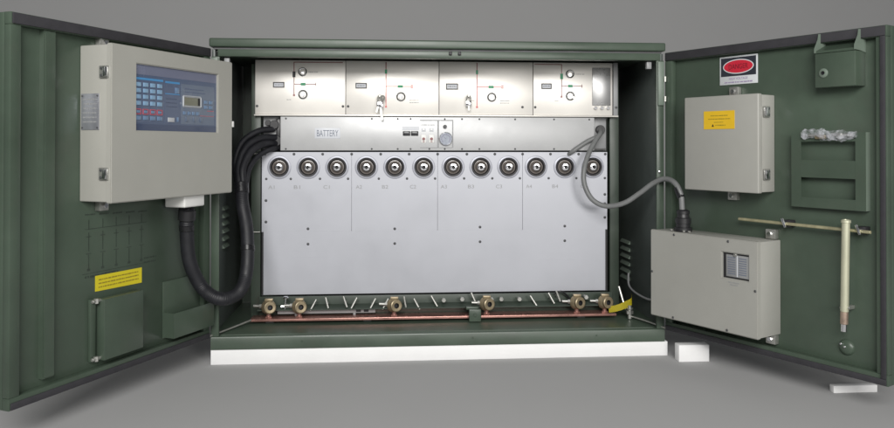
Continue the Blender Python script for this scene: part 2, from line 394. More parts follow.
# ------------------------------------------------------------------ things on the left door
def toggle_latch(parent, x, yc, z, sgn):     # on a side face whose outward normal is sgn*x
    m = MB(); a, b = sorted((x, x + sgn * .004)); m.box(a, b, yc - .018, yc + .018, z - .019, z + .019, 0, .001)
    p = part('latch', m, 'steel', parent)
    m = MB(); a, b = sorted((x + sgn * .005, x + sgn * .013)); m.box(a, b, yc - .017, yc - .002, z - .015, z + .015, 0, .002); part('latch_lever', m, 'chrome', p)
    m = MB()
    for dz in (-.011, .011): m.cyl((x + sgn * .004, yc + .008, z + dz), (x + sgn * .008, yc + .008, z + dz), .004, 0, 10)
    part('latch_rivet', m, 'darkgrey', p)
def wall_tab(parent, x, z, up):
    m = MB(); z0, z1 = (z, z + .034) if up else (z - .034, z)
    m.box(x - .019, x + .019, S - .022, S - .0005, z0, z1, 0, .002)
    t = part('mounting_tab', m, 'steel', parent)
    m = MB(); zc = (z0 + z1) / 2; m.cyl((x, S - .022, zc), (x, S - .031, zc), .009, 0, 6); part('tab_bolt', m, 'chrome', t)

cb = thing('control_box', 'large beige control box with a blue keypad window on the left door', 'control box', 'L', (-.32, 0, .616))
x0, x1, z0, z1, yf = -.614, -.012, .616, 1.105, -.105
m = MB(); m.box(x0, x1, yf + .018, S - .0004, z0, z1, 0, .004, 3); part('housing', m, 'beige', cb)
X0, X1, Z0, Z1 = -.509, -.096, .840, 1.054
m = MB()
m.box(x0 - .003, X0, yf, yf + .0175, z0 - .003, z1 + .003, 0, .003); m.box(X1, x1 + .003, yf, yf + .0175, z0 - .003, z1 + .003, 0, .003)
m2 = MB()
# one front cover with a real opening: outer and inner loops bridged
m.bm.free(); m = MB()
def framed(m, o, i, ya, yb, mi=0):
    ox0, ox1, oz0, oz1 = o; ix0, ix1, iz0, iz1 = i
    def loop(x0, x1, z0, z1, y): return [m.bm.verts.new(p) for p in ((x0, y, z0), (x1, y, z0), (x1, y, z1), (x0, y, z1))]
    A = loop(*o, ya); B = loop(*i, ya); C = loop(*o, yb); D = loop(*i, yb); fs = []
    for k in range(4):
        j = (k + 1) % 4
        fs += [m.bm.faces.new([A[k], A[j], B[j], B[k]]), m.bm.faces.new([C[k], D[k], D[j], C[j]]),
               m.bm.faces.new([A[k], C[k], C[j], A[j]]), m.bm.faces.new([B[k], B[j], D[j], D[k]])]
    for f in fs: f.material_index = mi
    es = [e for e in m.bm.edges if all(v in A for v in e.verts) or (any(v in A for v in e.verts) and any(v in C for v in e.verts)) or all(v in B for v in e.verts)]
    r = bmesh.ops.bevel(m.bm, geom=es, offset=.003, segments=2, affect='EDGES')
    for f in r['faces']: f.material_index = mi
    return m
framed(m, (x0 - .003, x1 + .003, z0 - .003, z1 + .003), (X0, X1, Z0, Z1), yf, yf + .0175)
fc = part('front_cover', m, 'beige', cb)
m2.bm.free()
m = MB(); yd = yf + .008
m.box(X0 - .004, X1 + .004, yd, yd + .006, Z0 - .004, Z1 + .004, 0)
m.box(X0 + .001, X1 - .001, yd - .0006, yd - .0001, 1.022, Z1 - .001, 1)                     # reflection painted as a pale band along the top
m.box(X0 + .001, X1 - .001, yd - .0006, yd - .0001, Z0 + .001, .862, 2)
m.box(-.290, -.108, yd - .0008, yd - .0001, .866, 1.006, 3)                               # right section
m.box(-.372, -.296, yd - .0008, yd - .0001, .866, 1.006, 4); m.box(-.506, -.380, yd - .0008, yd - .0001, .866, 1.006, 4)
m.box(-.506, -.380, yd - .0012, yd - .0009, 1.005, 1.012, 5); m.box(-.370, -.298, yd - .0012, yd - .0009, 1.003, 1.0095, 5); m.box(-.370, -.298, yd - .0012, yd - .0009, .9655, .9685, 5)
for z in (.95, .937, .924): m.dashes(-.366, -.312, yd - .0009, z, .003, 2)
m.dashes(-.27, -.17, yd - .0009, .99, .004, 4); m.dashes(-.27, -.16, yd - .0009, .979, .004, 4)
m.dashes(-.15, -.112, yd - .0009, .917, .003, 6); m.dashes(-.19, -.112, yd - .0009, .898, .002, 6)
dp = part('display_panel', m, ['membrane', 'membrane_reflection', 'membrane2', 'slateband', 'membrane', 'skyline', 'keyred'], fc)
def keycap(x, z, w, h, mi):
    m = MB(); m.box(x - w, x + w, yd - .0035, yd - .0009, z - h, z + h, 0, .001); part('key', m, mi, fc)
for x in (-.496, -.463, -.430, -.3975):
    for z in (.9895, .9700, .9500, .9290): keycap(x, z, .0115, .0068, 'key')
    m = MB(); framed(m, (x - .013, x + .013, .892, .911), (x - .0095, x + .0095, .8955, .9075), yd - .0030, yd - .0009); part('key', m, 'keyred', fc)
    keycap(x, .9015, .0085, .0045, 'keydim'); keycap(x, .8810, .0115, .0068, 'keydim')
keycap(-.312, .980, .010, .010, 'keydim'); keycap(-.342, .879, .016, .0075, 'lcdframe'); keycap(-.308, .881, .004, .008, 'keydim')
for x in (-.273, -.249, -.226, -.203): keycap(x, .905, .008, .006, 'keydim')
for x in (-.262, -.222, -.185): keycap(x, .884, .006, .009, 'slateband')
for x in (-.158, -.130):
    for z in (.948, .930): keycap(x, z, .010, .006, 'keydim')
m = MB(); framed(m, (-.283, -.183, .926, .967), (-.276, -.190, .932, .961), yd - .005, yd - .0009); part('screen_frame', m, 'lcdframe', fc)
m = MB(); m.box(-.2755, -.1905, yd - .0025, yd - .0009, .9325, .9605, 0); m.box(-.203, -.1912, yd - .0032, yd - .0026, .9335, .9595, 1); part('screen', m, ['lcd', 'black'], fc)
for z in (1.019, .704): toggle_latch(cb, x0 - .003, -.078, z, -1)
m = MB(); m.box(x0 - .0025, x0 - .0002, -.055, .016, .840, .953, 0, .0005)
for k in range(6):
    z = .935 - k * .014; y = -.045
    while y < .006:
        w = random.uniform(.004, .014); m.box(x0 - .0031, x0 - .0026, y, min(y + w, .008), z - .0025, z + .0025, 1); y += w + .003
np_ = part('nameplate', m, ['plate', 'midgrey'], cb)
m = MB()
for y in (-.050, .011):
    for z in (.847, .946): m.lathe([(.003, 0), (.003, .002), (0, .003)], (x0 - .0025, y, z), (-1, 0, 0), 0, 10)
part('rivet', m, 'darkgrey', np_)
wall_tab(cb, -.535, 1.1052, True); wall_tab(cb, -.533, .6155, False)
m = MB(); m.box(x1 + .0035, x1 + .013, yf - .001, yf + .008, .862, .884, 0, .001); part('hinge_pin', m, 'white', cb)
m = MB(); m.box(-.258, -.148, -.088, .000, .572, .6155, 0, .006, 3); part('cable_entry', m, 'white', cb)

# corrugated black conduit: control box to cabinet
cond = thing('black_conduit', 'thick black corrugated conduit looping from the beige control box into the cabinet', 'conduit', base=(-.85, 0, .2))
main = [(-.948, -.196, .572), (-.942, -.186, .561), (-.946, -.176, .484), (-.939, -.156, .365), (-.899, -.126, .262), (-.829, -.13, .223), (-.775, -.07, .241), (-.756, -.03, .321),
        (-.765, .02, .454), (-.790, .06, .560), (-.800, .085, .630)]
m = MB(); m.tube(main, .0255, 0, 16, rib=[1.0, .955], per=26); part('main_hose', m, 'conduit', cond)
def collar(pth, i, r, ln):
    P = smooth_path(pth, 22); t = (P[i + 1] - P[i - 1]).normalized()
    m = MB(); m.cyl(P[i] - t * ln, P[i] + t * ln, r, 0, 20, ch=.003); return m
part('tape_wrap', collar(main, 22 * 9 + 19, .0290, .022), 'tape', cond); part('tape_wrap', collar(main, 22 * 7 + 12, .0272, .012), 'tape', cond)
for r_, pts in ((.0150, [(-.788, .060, .58), (-.793, .085, .640), (-.798, .11, .700), (-.776, .155, .764), (-.733, .205, .797), (-.690, .275, .800)]),
                (.0150, [(-.800, .060, .58), (-.808, .085, .640), (-.817, .125, .712), (-.795, .17, .785), (-.745, .22, .822), (-.690, .275, .825)]),
                (.0130, [(-.806, .080, .58), (-.818, .105, .640), (-.836, .15, .725), (-.815, .19, .805), (-.757, .235, .852), (-.700, .275, .862)]),
                (.0110, [(-.780, .070, .58), (-.782, .105, .650), (-.776, .145, .705), (-.745, .19, .752), (-.700, .23, .778), (-.675, .275, .782)])):
    m = MB(); m.tube(pts, r_, 0, 14, rib=[1.0, .96], per=22); part('side_hose', m, 'conduit', cond)
part('gland_nut', collar(main, 30, .031, .020), 'black', cond); part('gland_nut', collar(main, 42, .027, .012), 'tape', cond)

# yellow sticker, cover plate, tray on the left door
m = MB(); m.prism([(-.5485, .3225), (-.342, .3175), (-.342, .3700), (-.5485, .3725)], S - .0012, S - .0002, 0)
for z in (.358, .346, .334): m.dashes(-.535, -.358, S - .0012, z, .0050, 1, .0004)
single('warning_sticker', m, ['yellow', 'yprint'], 'yellow text sticker on the left door, under the control box', 'sticker', 'L', (-.445, S, .3175))
cp = thing('cover_plate', 'shallow square green cover box bolted low on the left door below the yellow sticker', 'cover', 'L', (-.46, S, .104))
m = MB(); m.box(-.546, -.372, -.012, S - .0005, .104, .300, 0, .003); part('box_body', m, 'green', cp)
m = MB(); m.box(-.578, -.556, S - .012, S - .0005, .104, .302, 0, .002); part('hinge_strip', m, 'green', cp)
for z in (.112, .296):
    m = MB(); m.cyl((-.578, S - .018, z), (-.545, S - .018, z), .0055, 0, 12); m.cyl((-.561, S - .018, z - .008), (-.561, S - .018, z + .008), .008, 0, 6); part('hinge_bolt', m, 'steel', cp)
tr = thing('document_tray', 'open topped green pocket near the lower hinge corner of the left door', 'tray', 'L', (-.125, S, .102))
ty = -.030
m = MB(); m.box(-.240, -.016, S - .007, S - .0005, .1, .302, 0, .001); part('back_plate', m, 'green', tr)
m = MB(); m.box(-.240, -.016, ty, ty + .003, .104, .193, 0, .001); m.box(-.240, -.237, ty + .0032, S - .0072, .104, .193); m.box(-.019, -.016, ty + .0032, S - .0072, .104, .193); m.box(-.2368, -.0192, ty + .0032, S - .0072, .104, .108)
part('pocket', m, 'green', tr)

# ------------------------------------------------------------------ things on the right door
sg = thing('danger_sign', 'small danger sign with a red oval on black, on the right door', 'sign', 'R', (.332, S, 1.02))
m = MB(); m.box(.2505, .4130, S - .0030, S - .0003, 1.0205, 1.1268, 0, .001); pl = part('sign_plate', m, 'signwhite', sg)
m = MB(); ys = S - .0031
m.box(.2565, .4070, ys - .0004, ys, 1.0520, 1.1210, 0)
def ell(cx, cz, a, b, n=40): return [(cx + a * math.cos(2 * PI * k / n), cz + b * math.sin(2 * PI * k / n)) for k in range(n)]
m.prism(ell(.332, 1.0868, .066, .0270), ys - .0008, ys - .0005, 1); m.prism(ell(.332, 1.0868, .0620, .0235), ys - .0012, ys - .0009, 2)
m.text('DANGER', .332, ys - .0014, 1.0868, .019, 3, .082)
m.text('HIGH VOLTAGE', .332, ys - .0003, 1.0425, .0085, 4, .080)
m.dashes(.272, .392, ys, 1.0290, .0055, 4, .0004)
part('sign_face', m, ['signblack', 'signwhite', 'signred', 'signdark', 'signpurple'], sg)

tb = thing('terminal_box', 'square beige box with an orange label, upper box of the right door', 'box', 'R', (.32, 0, .627))
m = MB(); m.box(.167, .480, -.052, S - .0004, .629, .972, 0, .004); part('housing', m, 'grey_box', tb)
m = MB(); m.box(.164, .483, -.075, -.0525, .626, .975, 0, .004, 3); lidp = part('front_lid', m, 'grey_box', tb)
m = MB(); m.box(.2548, .3875, -.0765, -.0752, .853, .9195, 0)
m.dashes(.285, .36, -.0765, .902, .004, 1, .0003); m.dashes(.275, .37, -.0765, .890, .004, 1, .0003); m.dashes(.30, .34, -.0765, .878, .003, 1, .0003)
m.prism([(.290, .862), (.300, .862), (.295, .872)], -.0769, -.0766, 2); m.dashes(.305, .35, -.0765, .867, .004, 1, .0003)
part('warning_label', m, ['amber', 'yprint', 'black'], lidp)
for z in (.912, .692): toggle_latch(tb, .483, -.030, z, 1)
wall_tab(tb, .325, .9755, True); wall_tab(tb, .318, .6255, False)

kb = thing('lock_housing', 'green sheet steel lock housing with a keyhole at the top of the right door', 'lock housing', 'R', (.73, S, .98))
m = MB(); m.box(.6670, .8020, -.036, S - .0004, .983, 1.095, 0, .003)
part('housing_body', m, 'green', kb)
m = MB(); m.prism_x([(S - .001, 1.096), (-.036, 1.096), (-.034, 1.104), (S - .001, 1.128)], .6700, .7990); part('sloping_top', m, 'green', kb)
for a in (.6655, .7990):
    m = MB(); m.prism_x([(S - .001, 1.090), (-.006, 1.0955), (-.0375, 1.0975), (-.0375, 1.112), (-.017, 1.145), (-.013, 1.163), (-.0068, 1.163), (-.0068, 1.132), (S - .001, 1.132)], a, a + .0045); part('side_bracket', m, 'palegreen', kb)
m = MB(); m.lathe([(.015, 0), (.015, .003), (.011, .005), (.0065, .006), (.0055, .001), (0, .001)], (.698, -.036, 1.030), (0, -1, 0), 0, 24, mats=[0, 0, 0, 1, 1]); part('keyhole', m, ['palegreen', 'black'], kb)

df = thing('document_holder', 'green document holder with two window openings on the right door', 'document holder', 'R', (.69, S, .585))
m = MB(); xa, xb, za, zb_, yq = .562, .8155, .585, .8355, -.005
for b in ((xa, .596, za, zb_), (.784, xb, za, zb_), (.5962, .7838, za, .619), (.5962, .7838, .686, .744), (.5962, .7838, .807, .8145)):
    m.box(b[0], b[1], yq, yq + .004, b[2], b[3], 0)
part('front_frame', m, 'green', df)
m = MB(); m.box(xb - .004, xb, yq + .0042, S - .0005, za, zb_); m.box(xa, xa + .004, yq + .0042, S - .0005, za, zb_); part('side_wall', m, 'palegreen', df)
m = MB(); m.box(xa + .0042, xb - .0042, yq + .0042, S - .0005, za, za + .004); part('bottom_wall', m, 'green', df)

m = MB()
pts = []
nx, nr = 60, 22
rings = []
for i in range(nx + 1):
    t = i / nx; x = .606 + .186 * t
    r0 = .0165 * (.62 + .38 * math.sin(PI * min(1, t * 1.05)) ** .5) * (1 + .13 * math.sin(t * 19 + .4) + .09 * math.sin(t * 37))
    cz = .8285 + .004 * math.sin(t * 6 + .5); ring = []
    for k in range(nr):
        a = 2 * PI * k / nr; rr = r0 * (1 + .13 * math.sin(3 * a + t * 14) + .10 * math.sin(5 * a - t * 31) + .06 * math.sin(8 * a + t * 53) + random.uniform(-.04, .04))
        ring.append(m.bm.verts.new((x, -.012 + math.cos(a) * rr * .8, cz + math.sin(a) * rr)))
    rings.append(ring)
for i in range(nx):
    for k in range(nr): m.bm.faces.new([rings[i][k], rings[i][(k + 1) % nr], rings[i + 1][(k + 1) % nr], rings[i + 1][k]])
m.bm.faces.new(rings[0]); m.bm.faces.new(list(reversed(rings[-1])))
bag = thing('plastic_bag', 'crumpled clear plastic bag of small parts lying on top of the green document holder', 'bag', 'R', (.7, 0, .81))
part('film', m, 'film', bag)
m = MB()
m.cyl((.63, -.010, .828), (.70, -.008, .824), .006, 0, 10); m.cyl((.655, -.012, .821), (.69, -.012, .822), .007, 1, 8); m.cyl((.71, -.010, .83), (.775, -.010, .826), .006, 0, 10); m.cyl((.73, -.012, .825), (.745, -.012, .825), .010, 0, 6)
part('fittings', m, ['steel', 'brass'], bag)

hr = thing('operating_rod', 'thin brassy horizontal rod clipped across the right door below the document holder', 'rod', 'R', (.6, -.01, .522))
m = MB(); m.cyl((.358, -.012, .5255), (.836, -.012, .5215), .0055, 0, 14); part('rod', m, 'goldzinc', hr)
for x in (.545, .802):
    m = MB(); m.box(x - .014, x + .014, -.006, S - .0004, .512, .536, 0, .002)
    c = part('rod_clip', m, 'rubber', hr)
    m = MB(); m.cyl((x + .006, -.024, .512), (x - .006, -.024, .542), .0042, 0, 10); m.cyl((x, -.024, .527), (x, -.006, .527), .004, 0, 10); part('wing_screw', m, 'chrome', c)
hv = thing('zinc_tube', 'pale cream zinc tube hanging vertically from the thin rod on the right door', 'handle', 'R', (.763, -.03, .20))
m = MB(); m.cyl((.767, -.030, .552), (.759, -.026, .262), .0125, 0, 20); tbp = part('tube', m, 'tubezinc', hv)
m = MB(); m.lathe([(.0125, 0), (.0150, .001), (.0150, .009), (.0105, .011), (.009, .004), (0, .004)], (.7672, -.030, .546), (-.01, 0, 1), 0, 20); part('end_cap', m, 'tubezinc', hv)
m = MB(); m.cyl((.759, -.026, .2618), (.7575, -.026, .222), .0120, 0, 18); part('ferrule', m, 'tinned', hv)
m = MB(); m.cyl((.7575, -.026, .2218), (.757, -.026, .198), .0095, 0, 18); part('socket_end', m, 'chrome', hv)
m = MB(); m.cyl((.745, -.026, .272), (.776, -.026, .277), .0045, 0, 10); m.box(.753, .765, -.024, S - .0005, .266, .278, 0, .001); part('tube_clip', m, 'steel', hv)

bb = thing('charger_box', 'wide grey beige box with a small slotted window, lower box of the right door', 'box', 'R', (.27, 0, .127))
xa, xb, za, zb_, yq = .026, .5045, .128, .463, -.110
m = MB(); m.box(xa + .003, xb - .003, yq + .0155, S - .0004, za + .002, zb_ - .002, 0, .003); part('housing', m, 'grey_box', bb)
m = MB(); framed(m, (xa, xb, za, zb_), (.358, .4675, .322, .4125), yq, yq + .015); fr_ = part('front_cover', m, 'grey_box', bb)
m = MB(); m.box(.354, .4715, yq + .0095, yq + .0125, .318, .4165); part('window_recess', m, 'dark', fr_)
m = MB(); m.box(.3720, .4650, yq + .006, yq + .0093, .328, .4060, 0, .001)
for k in range(8):
    z = .338 + k * .008
    for xx in (.379, .424): m.box(xx, xx + .032, yq + .0052, yq + .0058, z, z + .0035, 1)
m.box(.4165, .4205, yq + .005, yq + .0058, .330, .404, 2)
part('terminal_strip', m, ['midgrey', 'ink', 'paper'], fr_)
m = MB(); m.cyl((.413, yq - .001, .4075), (.413, yq + .008, .4075), .006, 0, 10); part('window_catch', m, 'steel', fr_)
m = MB(); m.dashes(.385, .430, yq, .309, .0045, 0); m.dashes(.392, .424, yq, .301, .0035, 0); part('printed_text', m, 'midgrey', fr_)
for x, z in ((.143, .4525), (.385, .4525), (.0345, .299), (.494, .293), (.138, .137), (.380, .137)):
    m = MB(); m.screw(x, yq, z, .0048); part('screw', m, 'darkgrey', fr_)
wall_tab(bb, .475, .4635, True); wall_tab(bb, .475, .1275, False)
m = MB()
gx, gy = .1360, -.050
m.lathe([(0, .463), (.034, .463), (.034, .476), (.027, .478), (.027, .492), (.030, .493), (.030, .512), (.024, .515), (.022, .528), (.025, .529), (.025, .540), (.018, .545), (0, .546)], (gx, gy, .0005), (0, 0, 1), 0, 12)
part('cable_gland', m, 'black', bb)
m = MB()
for x in (.105, .165, .190): m.cyl((x, -.08, .463), (x, -.08, .470), .005, 0, 8)
part('gland_screw', m, 'steel', bb)

gc = thing('grey_cable', 'grey flexible cable swinging from the cabinet to the lower box on the right door', 'cable', base=(.75, 0, .5))
m = MB(); m.tube([(.712, .275, .862), (.705, .245, .846), (.679, .222, .817), (.641, .195, .76), (.614, .17, .693), (.611, .155, .63), (.637, .13, .568), (.688, .1, .541), (.752, .06, .556), (.809, .03, .599), (.853, -.005, .641), (.884, -.05, .660), (.902, -.108, .647), (.915, -.136, .605), (.919, -.143, .535)], .0106, 0, 14, per=14)
part('cable', m, 'greycable', gc)
m = MB(); m.tube([(.712, .275, .850), (.695, .238, .834), (.648, .2335, .812), (.604, .2335, .784), (.580, .238, .766), (.562, .262, .750)], .0095, 0, 12, per=12)
part('branch_cable', m, 'greycable', gc)
m = MB(); m.tube([(.908, -.118, .628), (.9165, -.138, .59)], .0145, 0, 14); part('cable_sleeve', m, 'tape', gc)
m = MB(); m.lathe([(.006, 0), (.006, .004), (.0, .008)], (.880, .001, .687), (0, -1, 0), 0, 12)
part('wall_stud', m, 'chrome', cab)

# ------------------------------------------------------------------ inside the cabinet
ru = thing('switchgear_unit', 'long cream switchgear front panel with four mimic diagrams, top of the open cabinet', 'switchgear', base=(0, .25, .92))
PY = .245
edges = [-.7745, -.3955, .0015, .4087, .7600]
m = MB(); m.box(-.770, .770, PY + .012, .585, .925, 1.150); part('tank', m, 'midgrey', ru)
m = MB(); m.box(-.776, .782, PY - .012, PY + .011, .9165, .9225, 0, .001); part('bottom_lip', m, 'mech', ru)
m = MB(); m.box(.7610, .7800, PY - .010, PY + .011, .923, 1.152, 0, .001); part('end_flange', m, 'midgrey', ru)
def seg(m, x0, x1, z0, z1, mi): m.box(x0, x1, PY - .0009, PY - .0002, z0, z1, mi)
def socket(p, x, z, r):
    m = MB(); m.lathe([(r * 1.12, 0), (r * 1.12, .004), (r * .95, .006), (r * .80, .005), (r * .76, -.012), (0, -.012)], (x, PY - .0002, z), (0, -1, 0), 0, 28, mats=[0, 0, 0, 1, 1])
    m.cyl((x, PY + .010, z - r * .2), (x, PY - .003, z - r * .2), r * .42, 0, 6)
    part('operating_socket', m, ['chrome', 'darkgrey'], p)
def window(p, x0, x1, z0, z1):
    m = MB(); framed2(m, (x0, x1, z0, z1), (x0 + .004, x1 - .004, z0 + .004, z1 - .004), PY - .004, PY - .0002)
    m.box(x0 + .004, x1 - .004, PY - .0012, PY - .0003, z0 + .004, z1 - .004, 1); m.dashes(x0 + .008, x1 - .008, PY - .0013, (z0 + z1) / 2, .004, 2, .0003)
    part('indicator_window', m, ['darkgrey', 'paper', 'ink'], p)
def framed2(m, o, i, ya, yb, mi=0):
    m.box(o[0], o[1], ya, yb, o[2], i[2], mi); m.box(o[0], o[1], ya, yb, i[3], o[3], mi); m.box(o[0], i[0], ya, yb, i[2] + .0001, i[3] - .0001, mi); m.box(i[1], o[1], ya, yb, i[2] + .0001, i[3] - .0001, mi)
W = [(-.699, -.652, 1.036, 1.059), (-.354, -.306, 1.0345, 1.0575), (.031, .083, 1.0320, 1.0580), (.445, .490, 1.0370, 1.0610)]
VX = [-.612, -.225, .165, .534]
for k in range(4):
    m = MB(); a, b = edges[k] + .0012, edges[k + 1] - .0012
    m.box(a, b, PY, PY + .010, .9235, 1.152, 0, .0015)
    p = part('front_panel', m, 'mech', ru)
    window(p, *W[k])
    m = MB(); v = VX[k]
    if k in (0, 3):
        top = 1.145
        seg(m, v - .0016, v + .0016, 1.008, top, 1)
        if k == 0: seg(m, v + .0013, edges[1] - .012, top - .0030, top, 1)
        else: seg(m, edges[3] + .006, v - .0013, top - .0030, top, 1)
        seg(m, v + .0013, v + .092, 1.0489, 1.0520, 1); seg(m, v + .088, v + .0905, 1.043, 1.058, 1)
        m.box(v + .028, v + .048, PY - .0013, PY - .0010, 1.0450, 1.0560, 2); m.box(v - .006, v + .006, PY - .0013, PY - .0010, 1.080, 1.104, 3 if k == 0 else 2); seg(m, v - .004, v + .004, 1.000, 1.008, 1)
        m.dashes(v + .06, v + .10, PY, 1.102, .003, 4, .0006)
    else:
        seg(m, v - .0017, v + .0017, .955, 1.147, 0)
        seg(m, v + .0017, v + .105, 1.0422, 1.0456, 0); seg(m, v + .105, v + .115, 1.0375, 1.0425, 0); seg(m, v + .105, v + .115, 1.0453, 1.050, 0)
        m.box(v + .050, v + .072, PY - .0013, PY - .0010, 1.0385, 1.0495, 2); m.box(v - .0045, v + .0045, PY - .0013, PY - .0010, 1.098, 1.116, 2); m.box(v - .004, v + .004, PY - .0013, PY - .0010, .953, .961, 0); m.box(v - .0021, v + .0021, PY - .0013, PY - .0010, 1.116, 1.147, 1)
        m.dashes(v + .10, v + .14, PY, .985, .003, 4, .0006); m.dashes(v + .10, v + .14, PY, .975, .003, 4, .0006)
    m.dashes(v - .03, v - .012, PY, .985, .003, 4, .0006)
    part('mimic_diagram', m, ['red', 'darkred', 'greenmark', 'black', 'midgrey'], p)
    if k in (0, 3):
        x2 = v + .0365; socket(p, x2, 1.1025, .0165); socket(p, x2 + .001, 1.0072, .0175)
    else: socket(p, v + .0635, 1.000, .0175)
    for x in ((a + .008, b - .010) if k in (0,) else (a + .009,) if k == 1 else (a + .008, b + .015) if k == 3 else (b - .045,)):
        m = MB(); m.screw(min(x, .772), PY - (.010 if x > .76 else 0), .958 if k else .9577, .0055); part('panel_screw', m, 'darkgrey', p)
    if k == 3:
        m = MB(); m.box(.6690, .7500, PY - .0045, PY - .0005, .966, 1.131, 0, .002)
        gp = part('inspection_window', m, 'glass', p)
        m = MB()
        for x in (.682, .710, .738): m.cyl((x, PY - .001, .957), (x, PY - .012, .955), .007, 0, 10)
        part('window_nut', m, 'chrome', p)

def padlock(x, z, sc, label):
    t = thing('padlock', label, 'padlock', base=(x, PY - .02, z))
    m = MB(); m.box(x - .012 * sc, x + .012 * sc, PY - .026, PY - .012, z, z + .026 * sc, 0, .003); part('lock_body', m, 'chrome', t)
    m = MB(); m.tube([(x - .008 * sc, PY - .019, z + .024 * sc), (x - .008 * sc, PY - .019, z + .040 * sc), (x, PY - .019, z + .049 * sc), (x + .008 * sc, PY - .019, z + .040 * sc), (x + .008 * sc, PY - .019, z + .024 * sc)], .0030 * sc, 0, 8, per=6); part('shackle', m, 'steel', t)
    m = MB(); m.cyl((x, PY - .001, z + .046 * sc), (x, PY - .030, z + .046 * sc), .0045, 0, 10); part('hasp_pin', m, 'steel', t)
    return t
t = padlock(-.2505, .948, 1.15, 'small chrome padlock with long hanging keys on the second mimic panel')
m = MB(); m.prism([(-.252, .950), (-.243, .950), (-.236, .905), (-.241, .896), (-.247, .905)], PY - .031, PY - .028, 0); m.prism([(-.262, .958), (-.255, .952), (-.262, .930), (-.268, .934)], PY - .0345, PY - .0315, 0)
m.lathe([(.012, 0), (.012, .003), (.005, .003), (.005, 0), (.012, 0)], (-.240, PY - .029, .993), (.5, -1, 0), 0, 16); part('key', m, 'steel', t)
t = padlock(.1262, .958, 1.0, 'small chrome padlock with one stubby key on the third mimic panel')
m = MB(); m.prism([(.123, .960), (.130, .960), (.131, .944), (.127, .940), (.123, .944)], PY - .031, PY - .028, 0); part('key', m, 'steel', t)

it = thing('instrument_tray', 'narrow grey control drawer marked BATTERY between the mimic panels and the bushings', 'instrument panel', base=(0, .25, .767))
TY = .242
m = MB(); m.box(-.668, .678, TY, .40, .7705, .9140, 0, .0025); fp = part('front_panel', m, 'tray', it)
m = MB(); m.box(-.5245, -.4180, TY - .0016, TY - .0002, .8215, .8662, 0, .0003); lp = part('battery_label', m, 'paper', it)
m = MB(); m.text('BATTERY', -.4715, TY - .0020, .8438, .0270, 0, .0900); part('lettering', m, 'ink', lp)
m = MB(); m.box(-.156, -.084, TY - .0012, TY - .0002, .858, .874, 0); m.box(-.1545, -.0855, TY - .0016, TY - .0013, .866, .868, 1); part('switch_label', m, ['paper', 'tray'], it)
for x in (-.1375, -.1030):
    m = MB(); m.box(x - .0155, x + .0155, TY - .008, TY - .0002, .8345, .8535, 0, .002); sw = part('rocker_switch', m, 'black', it)
    m = MB(); m.box(x - .010, x + .010, TY - .0105, TY - .0082, .8445, .8510, 0, .001); part('switch_lever', m, 'midgrey', sw)
m = MB(); m.box(-.080, .062, TY - .0035, TY - .0002, .8985, .9015); m.box(-.0055, .0005, TY - .0035, TY - .0002, .785, .8982); m.box(.0585, .062, TY - .0035, TY - .0002, .785, .8982); m.box(-.080, .0580, TY - .002, TY - .0002, .7820, .7840)
part('edge_frame', m, 'midgrey', it)
for x in (-.0645, -.0310):
    m = MB(); m.box(x - .0115, x + .0115, TY - .004, TY - .0002, .8030, .8390, 0, .002); s1 = part('fuse_holder', m, 'white', it)
    m = MB(); m.cyl((x, TY - .0042, .8205), (x, TY - .0085, .8205), .0062, 0, 14); m.box(x - .004, x + .004, TY - .0047, TY - .0042, .8065, .8105, 0); part('fuse_cap', m, 'darkred', s1)
    m = MB(); m.box(x - .009, x + .009, TY - .002, TY - .0002, .852, .866, 0, .0005); m.cyl((x, TY - .002, .860), (x, TY - .007, .860), .004, 1, 12); part('indicator_lamp', m, ['paper', 'steel'], it)
m = MB(); m.dashes(-.075, -.015, TY - .0002, .880, .004, 0); part('printed_text', m, 'midgrey', it)
m = MB(); m.lathe([(.0290, 0), (.0290, .010), (.0275, .012), (.0255, .012), (.0245, .009), (0, .009)], (.0300, TY - .0002, .8210), (0, -1, 0), 0, 32, mats=[0, 0, 0, 0, 1]); gg = part('pressure_gauge', m, ['chrome', 'meter'], it)
m = MB()
for k in range(16):
    a = math.radians(-40 + k * 17.3); c, s_ = math.cos(a), math.sin(a)
    m.prism([(.030 + c * .016 - s_ * .0012, .821 + s_ * .016 + c * .0012), (.030 + c * .021 - s_ * .0012, .821 + s_ * .021 + c * .0012), (.030 + c * .021 + s_ * .0012, .821 + s_ * .021 - c * .0012), (.030 + c * .016 + s_ * .0012, .821 + s_ * .016 - c * .0012)], TY - .0098, TY - .0093, 0)
m.prism([(.029, .8195), (.0315, .8205), (.017, .834)], TY - .0105, TY - .0099, 0); part('gauge_scale', m, 'meterline', gg)
m = MB(); m.cyl((.0265, TY - .0002, .8730), (.0265, TY - .010, .8730), .0080, 0, 16); part('push_button', m, 'darkgrey', it)
for z in (.9055, .7775):
    for x in (-.645, -.285, -.175, -.120, -.040, .026, .100, .175, .330, .500, .655):
        if z > .9 and -.1 < x < .03 and x != .026: continue
        m = MB(); m.screw(x, TY, z, .0040); part('panel_screw', m, 'darkgrey', it)
